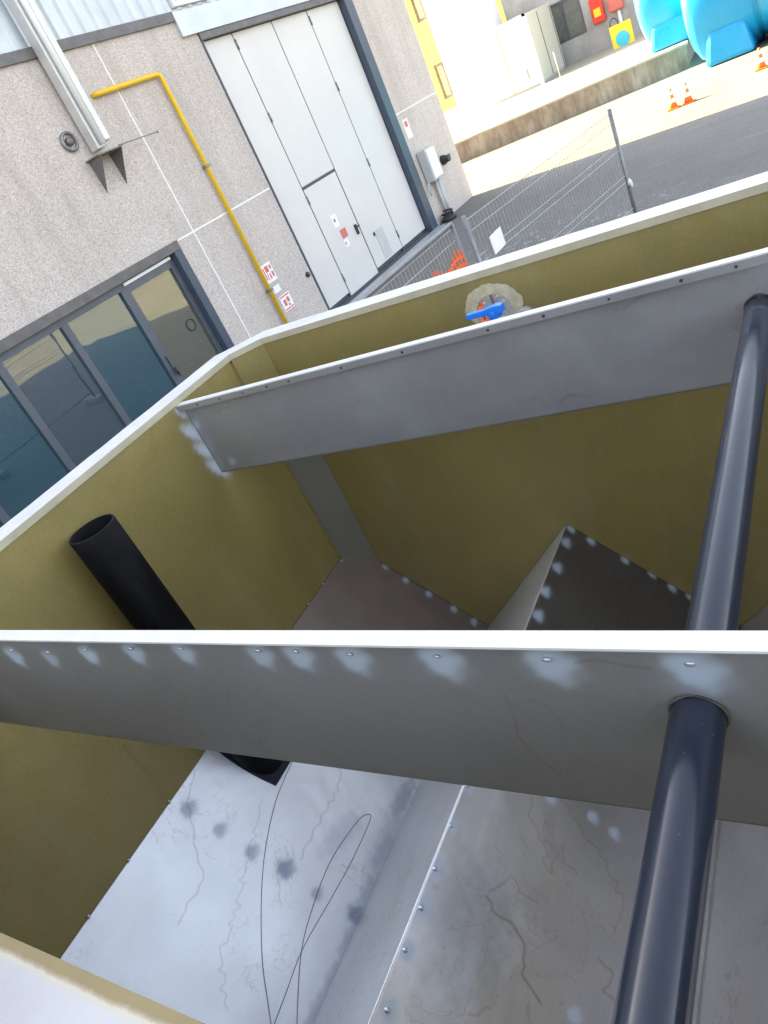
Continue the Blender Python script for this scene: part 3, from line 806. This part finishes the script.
for yy in (11.985, 14.41):
    for zz in (.35, 1.9, 3.4, 4.6): MB().use('zinc').tube([(gx1+.012, yy, zz), (gx1+.012, yy, zz+.16)], .016, 8).build('gate_hinge', None, bld, None, BO)
tag(MB().use('rail_metal').box(X1+.06, X1+.30, 9.6, 15.9, .004, .022).build('threshold_strip'), kind='structure')

# yellow gas pipe
gp = new_thing('gas_pipe', 'bright yellow gas pipe running down the gravel wall between the window and the gate', 'pipe', (-WD+.07, 9.76, 0))
GO = (-WD+.07, 9.76, 0); gx = -WD+.065
m = MB().use('yellow_paint')
m.tube([(gx, 9.755, .10), (gx, 9.755, 4.50), (gx, 9.745, 4.56), (gx, 9.71, 4.60), (gx, 9.65, 4.61), (gx, 8.45, 4.61), (gx, 8.40, 4.61), (gx-.09, 8.395, 4.61)], .034, 14)
m.build('pipe_run', None, gp, None, GO)
for zz in (1.08, 3.2):
    m = MB().use('zinc').box(-WD, gx+.04, 9.735, 9.775, zz, zz+.05).box(gx-.045, gx+.045, 9.70, 9.81, zz+.01, zz+.04); m.build('clamp', None, gp, None, GO)
# stickers beside it
def wsign(y0, y1, z0, z1, tilt, label, marks, base='white_gloss', cat='sign'):
    cy, cz = (y0+y1)/2, (z0+z1)/2
    T = Matrix.Translation((-WD+.003, cy, cz)) @ Matrix.Rotation(tilt, 4, 'X')
    t = new_thing('wall_sign', label, cat, (-WD+.003, cy, cz)); O = (-WD+.003, cy, cz)
    w, hh = (y1-y0)/2, (z1-z0)/2
    MB().use(base).box(0, .004, -w, w, -hh, hh, T).build('plate', None, t, None, O)
    m = MB().use('red_print')
    for (a0, a1, b0, b1) in marks: m.box(.0042, .0055, -w+2*w*a0, -w+2*w*a1, -hh+2*hh*b0, -hh+2*hh*b1, T)
    m.build('print', None, t, None, O)
wsign(9.86, 10.14, 1.18, 1.50, .0, 'upper red and white warning sign beside the yellow gas pipe', [(.08, .18, .2, .85), (.28, .62, .55, .88), (.28, .36, .15, .5), (.48, .62, .15, .45), (.74, .92, .2, .5), (.74, .92, .62, .85)])
wsign(9.90, 10.10, .98, 1.10, .0, 'small blank white label between the two red warning signs', [(.1, .14, .3, .7)])
wsign(9.94, 10.24, .62, .90, .0, 'lower red and white warning sign beside the yellow gas pipe', [(.06, .94, .06, .14), (.06, .94, .86, .94), (.2, .45, .3, .7), (.55, .8, .45, .75), (.55, .7, .2, .35)])
t = new_thing('wall_socket', 'small dark round fitting on the gravel wall just left of the gate', 'fitting', (-WD, 10.92, .92))
MB().use('black_metal').lathe([(.045, 0), (.05, .02), (.035, .05), (.012, .055)], (-WD, 10.92, .92), 'x', 16, True).build('fitting_body', None, t, None, (-WD, 10.92, .92))
MB().use('zinc').box(-WD+.05, -WD+.06, 10.905, 10.935, .91, .93).build('screw', None, t, None, (-WD, 10.92, .92))

# duct with hood on the wall
du = new_thing('wall_duct', 'pale metal duct coming down the gravel wall, ending in a dark two-flap hood', 'duct', (-WD, 8.2, 4)); DO = (-WD, 8.2, 4)
m = MB().use('duct_metal').box(-WD+.04, -WD+.22, 7.83, 7.96, 3.97, 8.2).box(-WD+.06, -WD+.24, 7.99, 8.10, 4.03, 8.2); m.build('duct_channel', None, du, None, DO, bevel=.02)
m = MB().use('white_plastic').tube([(-WD+.27, 7.90, 4.01), (-WD+.27, 7.90, 7.6)], .04, 14); m.build('duct_tube', None, du, None, DO)
m = MB().use('hood_metal').box(-WD+.0, -WD+.30, 7.68, 8.18, 3.90, 3.915)
m.build('hood_plate', None, du, None, DO)
for yy in (7.73, 8.13):
    m = MB().use('hood_metal').prism([(-WD, yy, 3.895), (-WD+.30, yy, 3.895), (-WD+.02, yy, 3.46)], (0, .008, 0)); m.build('flap', None, du, None, DO)
m = MB().use('zinc').tube([(-WD+.22, 8.17, 3.93), (-WD+.25, 8.95, 3.90)], .008, 8).ico((-WD+.25, 8.95, 3.90), .02, 1); m.build('rod', None, du, None, DO)
t = new_thing('wall_vent', 'round grey vent cap on the gravel wall left of the duct hood', 'vent', (-WD, 7.60, 4.20)); VO = (-WD, 7.60, 4.20)
MB().use('zinc').lathe([(.13, 0), (.13, .04), (.10, .05), (.095, .03)], VO, 'x', 28).build('vent_ring', None, t, None, VO)
MB().use('hood_metal').lathe([(.06, .02), (.055, .06), (.02, .075)], VO, 'x', 20, True).build('vent_core', None, t, None, VO)

# electric box etc. on the pillar
eb = new_thing('electric_box', 'pale grey electric box with conduits on the pillar right of the gate', 'electric box', (-WD, 16.6, 0)); EO = (-WD, 16.6, 0)
MB().use('grey_plastic').box(-WD+.02, -WD+.24, 16.22, 16.72, .92, 1.62).build('cabinet', None, eb, None, EO, bevel=.015)
MB().use('white_plastic').box(-WD+.24, -WD+.26, 16.26, 16.68, .96, 1.58).build('door', None, eb, None, EO, bevel=.008)
for yy, r in ((16.50, .035), (16.62, .05)):
    MB().use('grey_plastic').tube([(-WD+.09, yy, .03), (-WD+.09, yy, .92)], r, 12).build('conduit', None, eb, None, EO)
MB().use('grey_plastic').tube([(-WD+.08, 16.12, .66), (-WD+.08, 16.12, .90), (-WD+.08, 16.25, .95)], .02, 8).build('conduit', None, eb, None, EO)
t = new_thing('wall_tap', 'dark round socket fitting on the pillar beside the electric box', 'fitting', (-WD, 17.32, 1.15)); VO = (-WD, 17.32, 1.15)
MB().use('black_metal').lathe([(.11, 0), (.11, .06), (.08, .14), (.08, .2)], VO, 'x', 18, True).build('fitting_body', None, t, None, VO)
MB().use('zinc').tube([(-WD+.12, 17.32, 1.15), (-WD+.14, 17.52, 1.2)], .03, 10).build('spout', None, t, None, VO)
wsign(16.18, 16.42, 1.95, 2.35, 0, 'narrow white and red notice on the pillar above the electric box', [(.2, .8, .6, .9)])
t = MB().use('dark_rubber'); t.lathe([(.17, 0), (.19, .05), (.13, .11), (.05, .15)], (-WD+.22, 16.25, 0), 'z', 18, True); t.tube([(-WD+.22+.13*math.cos(a), 16.25+.13*math.sin(a), .13+.01*a) for a in np.linspace(0, 9, 40)], .022, 8)
tag(t.build('hose_coil', None, None, None, (-WD+.22, 16.25, 0)), 'black coiled hose on the asphalt at the foot of the pillar', 'hose')

# ------------------------------------------------------------------ MESH FENCE
def fence_panel(A, B, H, label, group, npost=2):
    A, B = np.array(A), np.array(B); d = B-A; L = np.linalg.norm(d); u = d/L
    t = new_thing('mesh_fence', label, 'fence', (A[0], A[1], 0), 0, group); O = (A[0], A[1], 0)
    for P in (A, B): MB().use('zinc').tube([(P[0], P[1], .10), (P[0], P[1], H)], .024, 12).build('post', None, t, None, O)
    MB().use('zinc').tube([(A[0]+u[0]*.02, A[1]+u[1]*.02, .22), (B[0]-u[0]*.02, B[1]-u[1]*.02, .22)], .014, 8).build('bottom_rail', None, t, None, O)
    m = MB().use('zinc_wire'); n = int(L/.062)
    for i in range(1, n):
        p = A+u*L*i/n; m.tube([(p[0], p[1], .22), (p[0], p[1], H-.04)], .0030, 4, False)
    z = .28
    for z in (.30, .55, .62, .95, 1.02, 1.32, 1.39, H-.16, H-.05):
        m.tube([(A[0], A[1], z), (B[0], B[1], z)], .0045, 5, False)
    m.build('wire_mesh', None, t, None, O)
    return t, u
FH = 1.8
pA, pB = (-2.875, 9.811), (-3.465, 6.628)
f1, _ = fence_panel(pA, pB, FH, 'wire mesh fence panel standing on the asphalt behind the tank', 'mesh fence panels behind the tank')
nx_ = (-3.60, 6.60)
pC = (-3.72, 3.35)
f2, u2 = fence_panel(nx_, pC, FH-.02, 'wire mesh fence panel with orange netting, standing between tank and gate', 'mesh fence panels behind the tank')
MB().use('zinc').tube([(nx_[0], nx_[1], FH-.03), (pC[0], pC[1], FH-.03)], .022, 10).build('top_rail', None, f2, None, (nx_[0], nx_[1], 0))
for (P, lab) in ((pA, 'pale concrete foot under the far fence post'), (pB, 'pale concrete foot under the middle pair of fence posts')):
    m = MB().use('concrete_pale').box(P[0]-.33, P[0]+.33, P[1]-.11, P[1]+.11, 0, .13)
    tag(m.build('concrete_block', None, None, None, (P[0], P[1], 0), bevel=.02), lab, 'block', 'concrete fence feet')
m = MB().use('white_plastic'); m.ico((pA[0]+.03, pA[1]-.02, .93), .034, 2, (.9, .6, 1.3)); m.ico((pA[0]+.05, pA[1]-.03, .89), .022, 2)
for v in m.bm.verts: v.co += Vector([random.uniform(-.012, .012) for _ in range(3)])
tag(m.build('plastic_bag', None, None, None, (pA[0]+.03, pA[1]-.02, .88)), 'crumpled white plastic scrap tied to the far fence post', 'bag')
# orange net
m = MB().use('orange_net'); nA_ = np.array(nx_)+np.array([.05, -.08]); dB = np.array([.05, -2.5])
NN = 34
for i in range(NN+1):
    q = nA_+dB*i/NN; top = 1.52+.05*math.sin(i*.9)
    m.box(q[0]-.004, q[0]+.004, q[1]-.011, q[1]+.011, .1, top)
for z in np.arange(.12, 1.54, .075):
    for i in range(NN):
        a = nA_+dB*i/NN; b = nA_+dB*(i+1)/NN
        m.box(a[0]-.003, a[0]+.003, b[1], a[1], z-.012+.02*math.sin(i*.9), z+.012+.02*math.sin(i*.9))
tag(m.build('safety_net', None, None, None, (nA_[0], nA_[1], 0)), 'orange plastic safety netting hung on the fence panel next to the tank', 'netting')
# white board hanging on fence
P = on_plane(496, 241, (-3.40, 0, 0), (1, 0, 0), False)
m = MB().use('white_gloss').box(-3.385, -3.375, P[1]-.15, P[1]+.15, P[2]-.09, P[2]+.09)
t = new_thing('fence_sign', 'blank white board hanging on the mesh fence near the paired posts', 'sign', (-3.38, P[1], P[2]))
m.build('board', None, t, None, (-3.38, P[1], P[2]))
for dy in (-.11, .11): MB().use('zinc').tube([(-3.39, P[1]+dy, P[2]+.08), (-3.40, P[1]+dy, P[2]+.16)], .004, 6).build('tie', None, t, None, (-3.38, P[1], P[2]))

# ------------------------------------------------------------------ FAR SIDE OF THE YARD
def RZ(o, a): return Matrix.Translation(o) @ Matrix.Rotation(a, 4, 'Z')
LW = np.array([-12.3, 24.95]); LA = math.atan2(25.79-24.95, -5.1+12.3)
T = RZ((-12.3, 24.95, 0), LA)
m = MB().use('oldwall').box(-30, 7.25, 0, .30, 0, .60, T)
lw = m.build('retaining_wall', None, None, None, (-12.3, 24.95, 0)); tag(lw, 'long low stained concrete wall holding up the raised yard', 'wall')
m = MB().use('concrete_pale').box(-30, 7.3, -.02, .34, .60, .66, T); cp = m.build('coping', None, lw, None, (-12.3, 24.95, 0)); 
m = MB().use('concrete_pale').box(-60, 7.2, .341, 60, -.2, .62, T); tag(m.build('raised_yard'), kind='structure')

# container on the raised yard
cx0, cx1, cy0, cy1, cz0, cz1 = -14.45, -11.95, 33.25, 36.4, .62, 3.20
ct_ = new_thing('container', 'cream and white site container standing against the grey building', 'container', ((cx0+cx1)/2, cy0, cz0)); CO = ((cx0+cx1)/2, cy0, cz0)
MB().use('white_sheet').box(cx0, cx1, cy0, cy1, cz0+.08, cz1).build('body', None, ct_, None, CO, bevel=.02)
MB().use('grey_plastic').box(cx0+.05, cx1-.05, cy0+.05, cy1-.05, cz0, cz0+.078).build('plinth', None, ct_, None, CO)
MB().use('white_gloss').box(cx1-.12, cx1+.02, cy0-.03, cy0+.1, cz0, cz1+.04).box(cx0-.02, cx1+.02, cy0-.03, cy0-.004, cz1-.06, cz1+.04).build('corner_post', None, ct_, None, CO)
MB().use('white_gloss').box(cx0+1.25, cx1-.14, cy0-.015, cy0-.003, cz0+.12, cz1-.1).build('door', None, ct_, None, CO)
MB().use('dirty_grey').box(cx0+1.95, cx1-.45, cy0-.02, cy0-.016, cz0+.35, cz0+.75).build('vent_grille', None, ct_, None, CO)
for q in ((cx0+1.22, cx0+1.25, cy0-.015, cy0-.003), (cx1+.003, cx1+.01, 34.6, 34.65), (cx1+.003, cx1+.012, 36.2, 36.25)): MB().use('gate_seam').box(*q, cz0+.1, cz1-.1).build('seam', None, ct_, None, CO)

# grey far building
FY = 36.94
fb = new_thing('far_building', 'grey plastered building with dark framed windows behind the container', 'building', (-9, FY+3, .62)); FO = (-9, FY+3, .62)
m = MB().use('far_plaster')
wx0, wx1, wz0_, wz1_ = -12.32, -10.90, 1.52, 3.05
XA, XB, TZ = -14.1, 3, 5.9
m.box(XA, wx0, FY, FY+.3, .62, TZ).box(wx1, XB, FY, FY+.3, .62, TZ).box(wx0, wx1, FY, FY+.3, .62, wz0_).box(wx0, wx1, FY, FY+.3, wz1_, TZ)
m.box(XA, XA+.3, FY+.3, FY+8, .62, TZ).box(XB-.3, XB, FY+.3, FY+8, .62, TZ).box(XA, XB, FY, FY+8, TZ, TZ+.3)
m.build('wall', None, fb, None, FO)
m = MB().use('grey_frame')
for (a0, a1, b0, b1) in ((wx0, wx1, wz0_, wz0_+.09), (wx0, wx1, wz1_-.09, wz1_), (wx0, wx0+.09, wz0_+.09, wz1_-.09), (wx1-.09, wx1, wz0_+.09, wz1_-.09), (-11.75, -11.66, wz0_+.09, wz1_-.09)):
    m.box(a0, a1, FY+.02, FY+.12, b0, b1)
wn = m.build('window', None, fb, 'dark framed sliding window above the container side', FO)
MB().use('far_glass').box(wx0+.09, wx1-.09, FY+.08, FY+.09, wz0_+.09, wz1_-.09).build('pane', None, wn, None, FO)
# yellow building, turned a little so the low sun grazes it
ya = np.array([-26.0, 41.0]); ang = -.22
T = RZ((-26, 41.6, 0), ang)
yb_ = new_thing('yellow_building', 'sunlit yellow plastered building with a brown window, far left beyond the gate pillar', 'building', (-26, 41.6, 0)); YO = (-26, 41.6, 0)
def ypt(x, y):
    n = (math.sin(ang)*-1, math.cos(ang), 0); p = on_plane(x, y, YO, n, False); q = T.inverted() @ Vector(p); return q.x, q.z
q1, q2 = ypt(433, 66), ypt(460, 93)
u0, u1, v1, v0 = q1[0], q2[0], q1[1], q2[1]
m = MB().use('yellow_plaster').box(-8, u0, 0, .3, 0, 9, T).box(u1, 18, 0, .3, 0, 9, T).box(u0, u1, 0, .3, 0, v0, T).box(u0, u1, 0, .3, v1, v1+2.0, T).box(u0, u1, 0, .3, v1+3.9, 9, T).box(-8, 18, .31, 6, 0, 9, T)
m.build('wall', None, yb_, None, YO)
for (b0, b1) in ((v0, v1), (v1+2.0, v1+3.9)):
    m = MB().use('lintel_metal').box(u0, u1, .05, .15, b0, b0+.12, T).box(u0, u1, .05, .15, b1-.12, b1, T).box(u0, u0+.1, .05, .15, b0+.12, b1-.12, T).box(u1-.1, u1, .05, .15, b0+.12, b1-.12, T).box((u0+u1)/2-.05, (u0+u1)/2+.05, .05, .15, b0+.12, b1-.12, T)
    w = m.build('window', None, yb_, None, YO)
    MB().use('beige_board').box(u0+.1, u1-.1, .11, .12, b0+.12, b1-.12, T).build('pane', None, w, None, YO)
MB().use('beige_board').box(-8, 18, -.03, -.002, 0, v0-.5, T).build('plinth', None, yb_, None, YO)

# white silo
sc0 = (-15.75, 36.6, .62)
si = new_thing('silo', 'tall white storage silo between the yellow building and the container', 'silo', sc0)
MB().use('white_plastic').lathe([(1.48, 0), (1.5, .1), (1.5, 2.9), (1.53, 3.0), (1.5, 3.1), (1.5, 6.2), (1.1, 6.7), (.3, 7.0)], sc0, 'z', 48, True).build('shell', None, si, None, sc0)
MB().use('zinc').tube([(sc0[0]+.7, sc0[1]-1.40, .7), (sc0[0]+.7, sc0[1]-1.40, 2.6)], .03, 8).build('feed_pipe', None, si, None, sc0)
MB().use('grey_plastic').lathe([(1.56, 0), (1.56, .08), (1.51, .1)], sc0, 'z', 48).build('base_ring', None, si, None, sc0)

# red extinguisher cabinet, second box, post with sign
def onf(x, y): return on_plane(x, y, (0, FY, 0), (0, 1, 0), False)
c0 = onf(598, 9)
t = new_thing('extinguisher_cabinet', 'red fire extinguisher cabinet with a yellow label on the grey wall', 'cabinet', tuple(c0)); 
MB().use('red_paint').box(c0[0]-.26, c0[0]+.26, FY-.22, FY-.002, c0[2]-.5, c0[2]+.45).build('cabinet', None, t, None, tuple(c0), bevel=.05)
MB().use('sign_yellow').box(c0[0]-.14, c0[0]+.14, FY-.235, FY-.222, c0[2]-.25, c0[2]+.05).build('label_plate', None, t, None, tuple(c0))
c0 = onf(616, 2)
t = new_thing('hose_cabinet', 'faded pink-red hose box with a white down pipe on the grey wall', 'cabinet', tuple(c0))
MB().use('red_print').box(c0[0]-.30, c0[0]+.30, FY-.25, FY-.002, c0[2]-.30, c0[2]+.30).build('cabinet', None, t, None, tuple(c0), bevel=.08)
MB().use('white_plastic').tube([(c0[0]+.05, FY-.10, c0[2]-.3), (c0[0]+.05, FY-.10, .9)], .07, 10).build('down_pipe', None, t, None, tuple(c0))
yp = 34.6
c0 = on_plane(622, 35, (0, yp, 0), (0, 1, 0), False)
t = new_thing('post_sign', 'yellow square sign with a turquoise oval on a thin post', 'sign', (c0[0], yp, .62)); O = (c0[0], yp, .62)
MB().use('sign_yellow').box(c0[0]-.42, c0[0]+.42, yp, yp+.02, c0[2]-.42, c0[2]+.42).build('board', None, t, None, O)
m = MB().use('sign_cyan'); m.lathe([(.27, 0), (.27, .01)], (c0[0], yp-.012, c0[2]-.12), 'y', 24, True); m.build('emblem', None, t, None, O)
m = MB().use('black_metal'); m.tube([(c0[0]-.2+.16*math.cos(a), yp+.01, c0[2]+.42+.25*math.sin(a)) for a in np.linspace(0, PI, 14)], .02, 6); m.build('hanger', None, t, None, O)
MB().use('zinc').tube([(c0[0], yp+.03, .62), (c0[0], yp+.03, c0[2])], .025, 8).build('post', None, t, None, O)
# thin white poles
for (x, y) in ((498, 110), (562, 83)):
    b0 = on_plane(x, y, (0, 0, .66), (0, 0, 1), False)
    m = MB().use('zinc_wire').tube([(b0[0], b0[1], .6), (b0[0], b0[1], 1.7)], .015, 6)
    tag(m.build('marker_pole', None, None, None, tuple(b0)), 'thin grey marker pole on the low wall, ' + ('in front of the silo' if x < 520 else 'right of the container'), 'pole')

# cyan cisterns
def cistern(loc, rot, R, L, label, n=3):
    t = new_thing('cistern', label, 'water tank', loc, rot, 'cyan plastic cisterns')
    prof = [(.02, -L/2-.26), (R*.5, -L/2-.24), (R*.8, -L/2-.17), (R*.95, -L/2-.05)]
    for i in range(n):
        a = -L/2+L*i/n; b = -L/2+L*(i+1)/n; g = .10
        prof += [(R, a+g), (R, b-g), (R-.10, b-g+.04), (R-.10, b)]
    prof += [(R*.95, L/2+.05), (R*.8, L/2+.17), (R*.5, L/2+.24), (.02, L/2+.26)]
    MB().use('cyan_plastic').lathe(prof, (0, 0, R+.02), 'x', 56).build('shell', None, t)
    for i in range(n):
        xc = -L/2+L*(i+.5)/n; w = L/n*(.40 if n > 1 else .5)
        MB().use('cyan_plastic').prism([(xc-w, -R*.96, 0), (xc+w, -R*.96, 0), (xc+w*.75, -R*.90, R*.55), (xc-w*.75, -R*.90, R*.55)], (0, 2*R*.9, 0)).build('foot', None, t, None, bevel=.12)
    MB().use('cyan_plastic').lathe([(.32, 0), (.32, .22), (.38, .22), (.38, .30), (.05, .34)], (0, 0, 2*R-.02), 'z', 28, True).build('manhole', None, t)
    return t
cistern((-2.25, 25.45, .0), .0, 1.5, 4.6, 'larger cyan plastic cistern standing on the yard, nearer the camera')
cistern((-5.65, 28.0, .62), .0, 1.30, 1.3, 'smaller cyan plastic cistern on the raised yard, behind the larger one', 1)

# traffic cones
def make_cone():
    t = new_thing('traffic_cone', 'x', 'traffic cone', (0, 0, 0), 0, 'traffic cones in the sunny yard')
    MB().use('cone_orange').box(-.15, .15, -.15, .15, 0, .035).build('base', None, t, None, bevel=.01)
    MB().use('cone_orange').lathe([(.115, .035), (.085, .16), (.03, .49), (.022, .50)], (0, 0, 0), 'z', 24, True).build('cone_body', None, t)
    for a, b in ((.17, .27), (.36, .44)):
        f = lambda z: .115-(z-.035)*.193+.003
        MB().use('cone_white').lathe([(f(a), a), (f(b), b)], (0, 0, 0), 'z', 24).build('band', None, t)
    return t
cone = make_cone()
def cp_tree(o):
    c = o.copy(); col.objects.link(c)
    for ch in o.children:
        d = ch.copy(); col.objects.link(d); d.parent = c
    return c
spots_ = [(674, 109, 'left one of the two orange and white traffic cones standing close together'),
          (689, 103, 'right one of the two orange and white traffic cones standing close together'),
          (762, 69, 'orange and white traffic cone standing alone in front of the large cyan cistern')]
for i, (x, y, lab) in enumerate(spots_):
    o = cone if i == 0 else cp_tree(cone)
    p = on_plane(x, y, (0, 0, 0), (0, 0, 1), False); o.location = (p[0], p[1], 0); o.scale = (.85, .85, .88); o['label'] = lab

# ------------------------------------------------------------------ CAMERA
cam = bpy.data.cameras.new('camera'); co = bpy.data.objects.new('camera', cam); col.objects.link(co)
R = Matrix((M[0], -M[1], -M[2])).transposed()
co.matrix_world = Matrix.Translation((0, 0, EYE)) @ R.to_4x4()
cam.sensor_fit = 'VERTICAL'; cam.sensor_height = 36; cam.sensor_width = 27; cam.lens = F/1024*36
cam.clip_start = .02; cam.clip_end = 2000
sc.camera = co

# ------------------------------------------------------------------ LIGHT
EL = math.radians(29)
dvec = Vector((.995, -.10, 0)).normalized()*math.cos(EL)+Vector((0, 0, -math.sin(EL)))   # where the light travels
sun = bpy.data.lights.new('sun', 'SUN'); so = bpy.data.objects.new('sun', sun); col.objects.link(so)
sun.energy = 3.8; sun.angle = math.radians(.5); sun.color = (1, .77, .33)
so.rotation_euler = dvec.to_track_quat('-Z', 'Y').to_euler(); so.location = (-30, 5, 30)
W = bpy.data.worlds.new('World'); sc.world = W; W.use_nodes = True
nt = W.node_tree; bg = nt.nodes['Background']
sky = nt.nodes.new('ShaderNodeTexSky'); sky.sky_type = 'NISHITA'; sky.sun_disc = False
sky.sun_elevation = EL
sky.sun_rotation = math.atan2(-dvec.x, -dvec.y)
sky.air_density = 1.0; sky.dust_density = 2.5; sky.ozone_density = 1.0
hs = nt.nodes.new('ShaderNodeHueSaturation'); hs.inputs['Saturation'].default_value = .42
nt.links.new(sky.outputs[0], hs.inputs['Color']); nt.links.new(hs.outputs[0], bg.inputs[0]); bg.inputs[1].default_value = .055
sc.view_settings.view_transform = 'Standard'; sc.view_settings.look = 'None'
sc.view_settings.exposure = 3.7; sc.view_settings.gamma = 1
sc.render.engine = 'CYCLES'
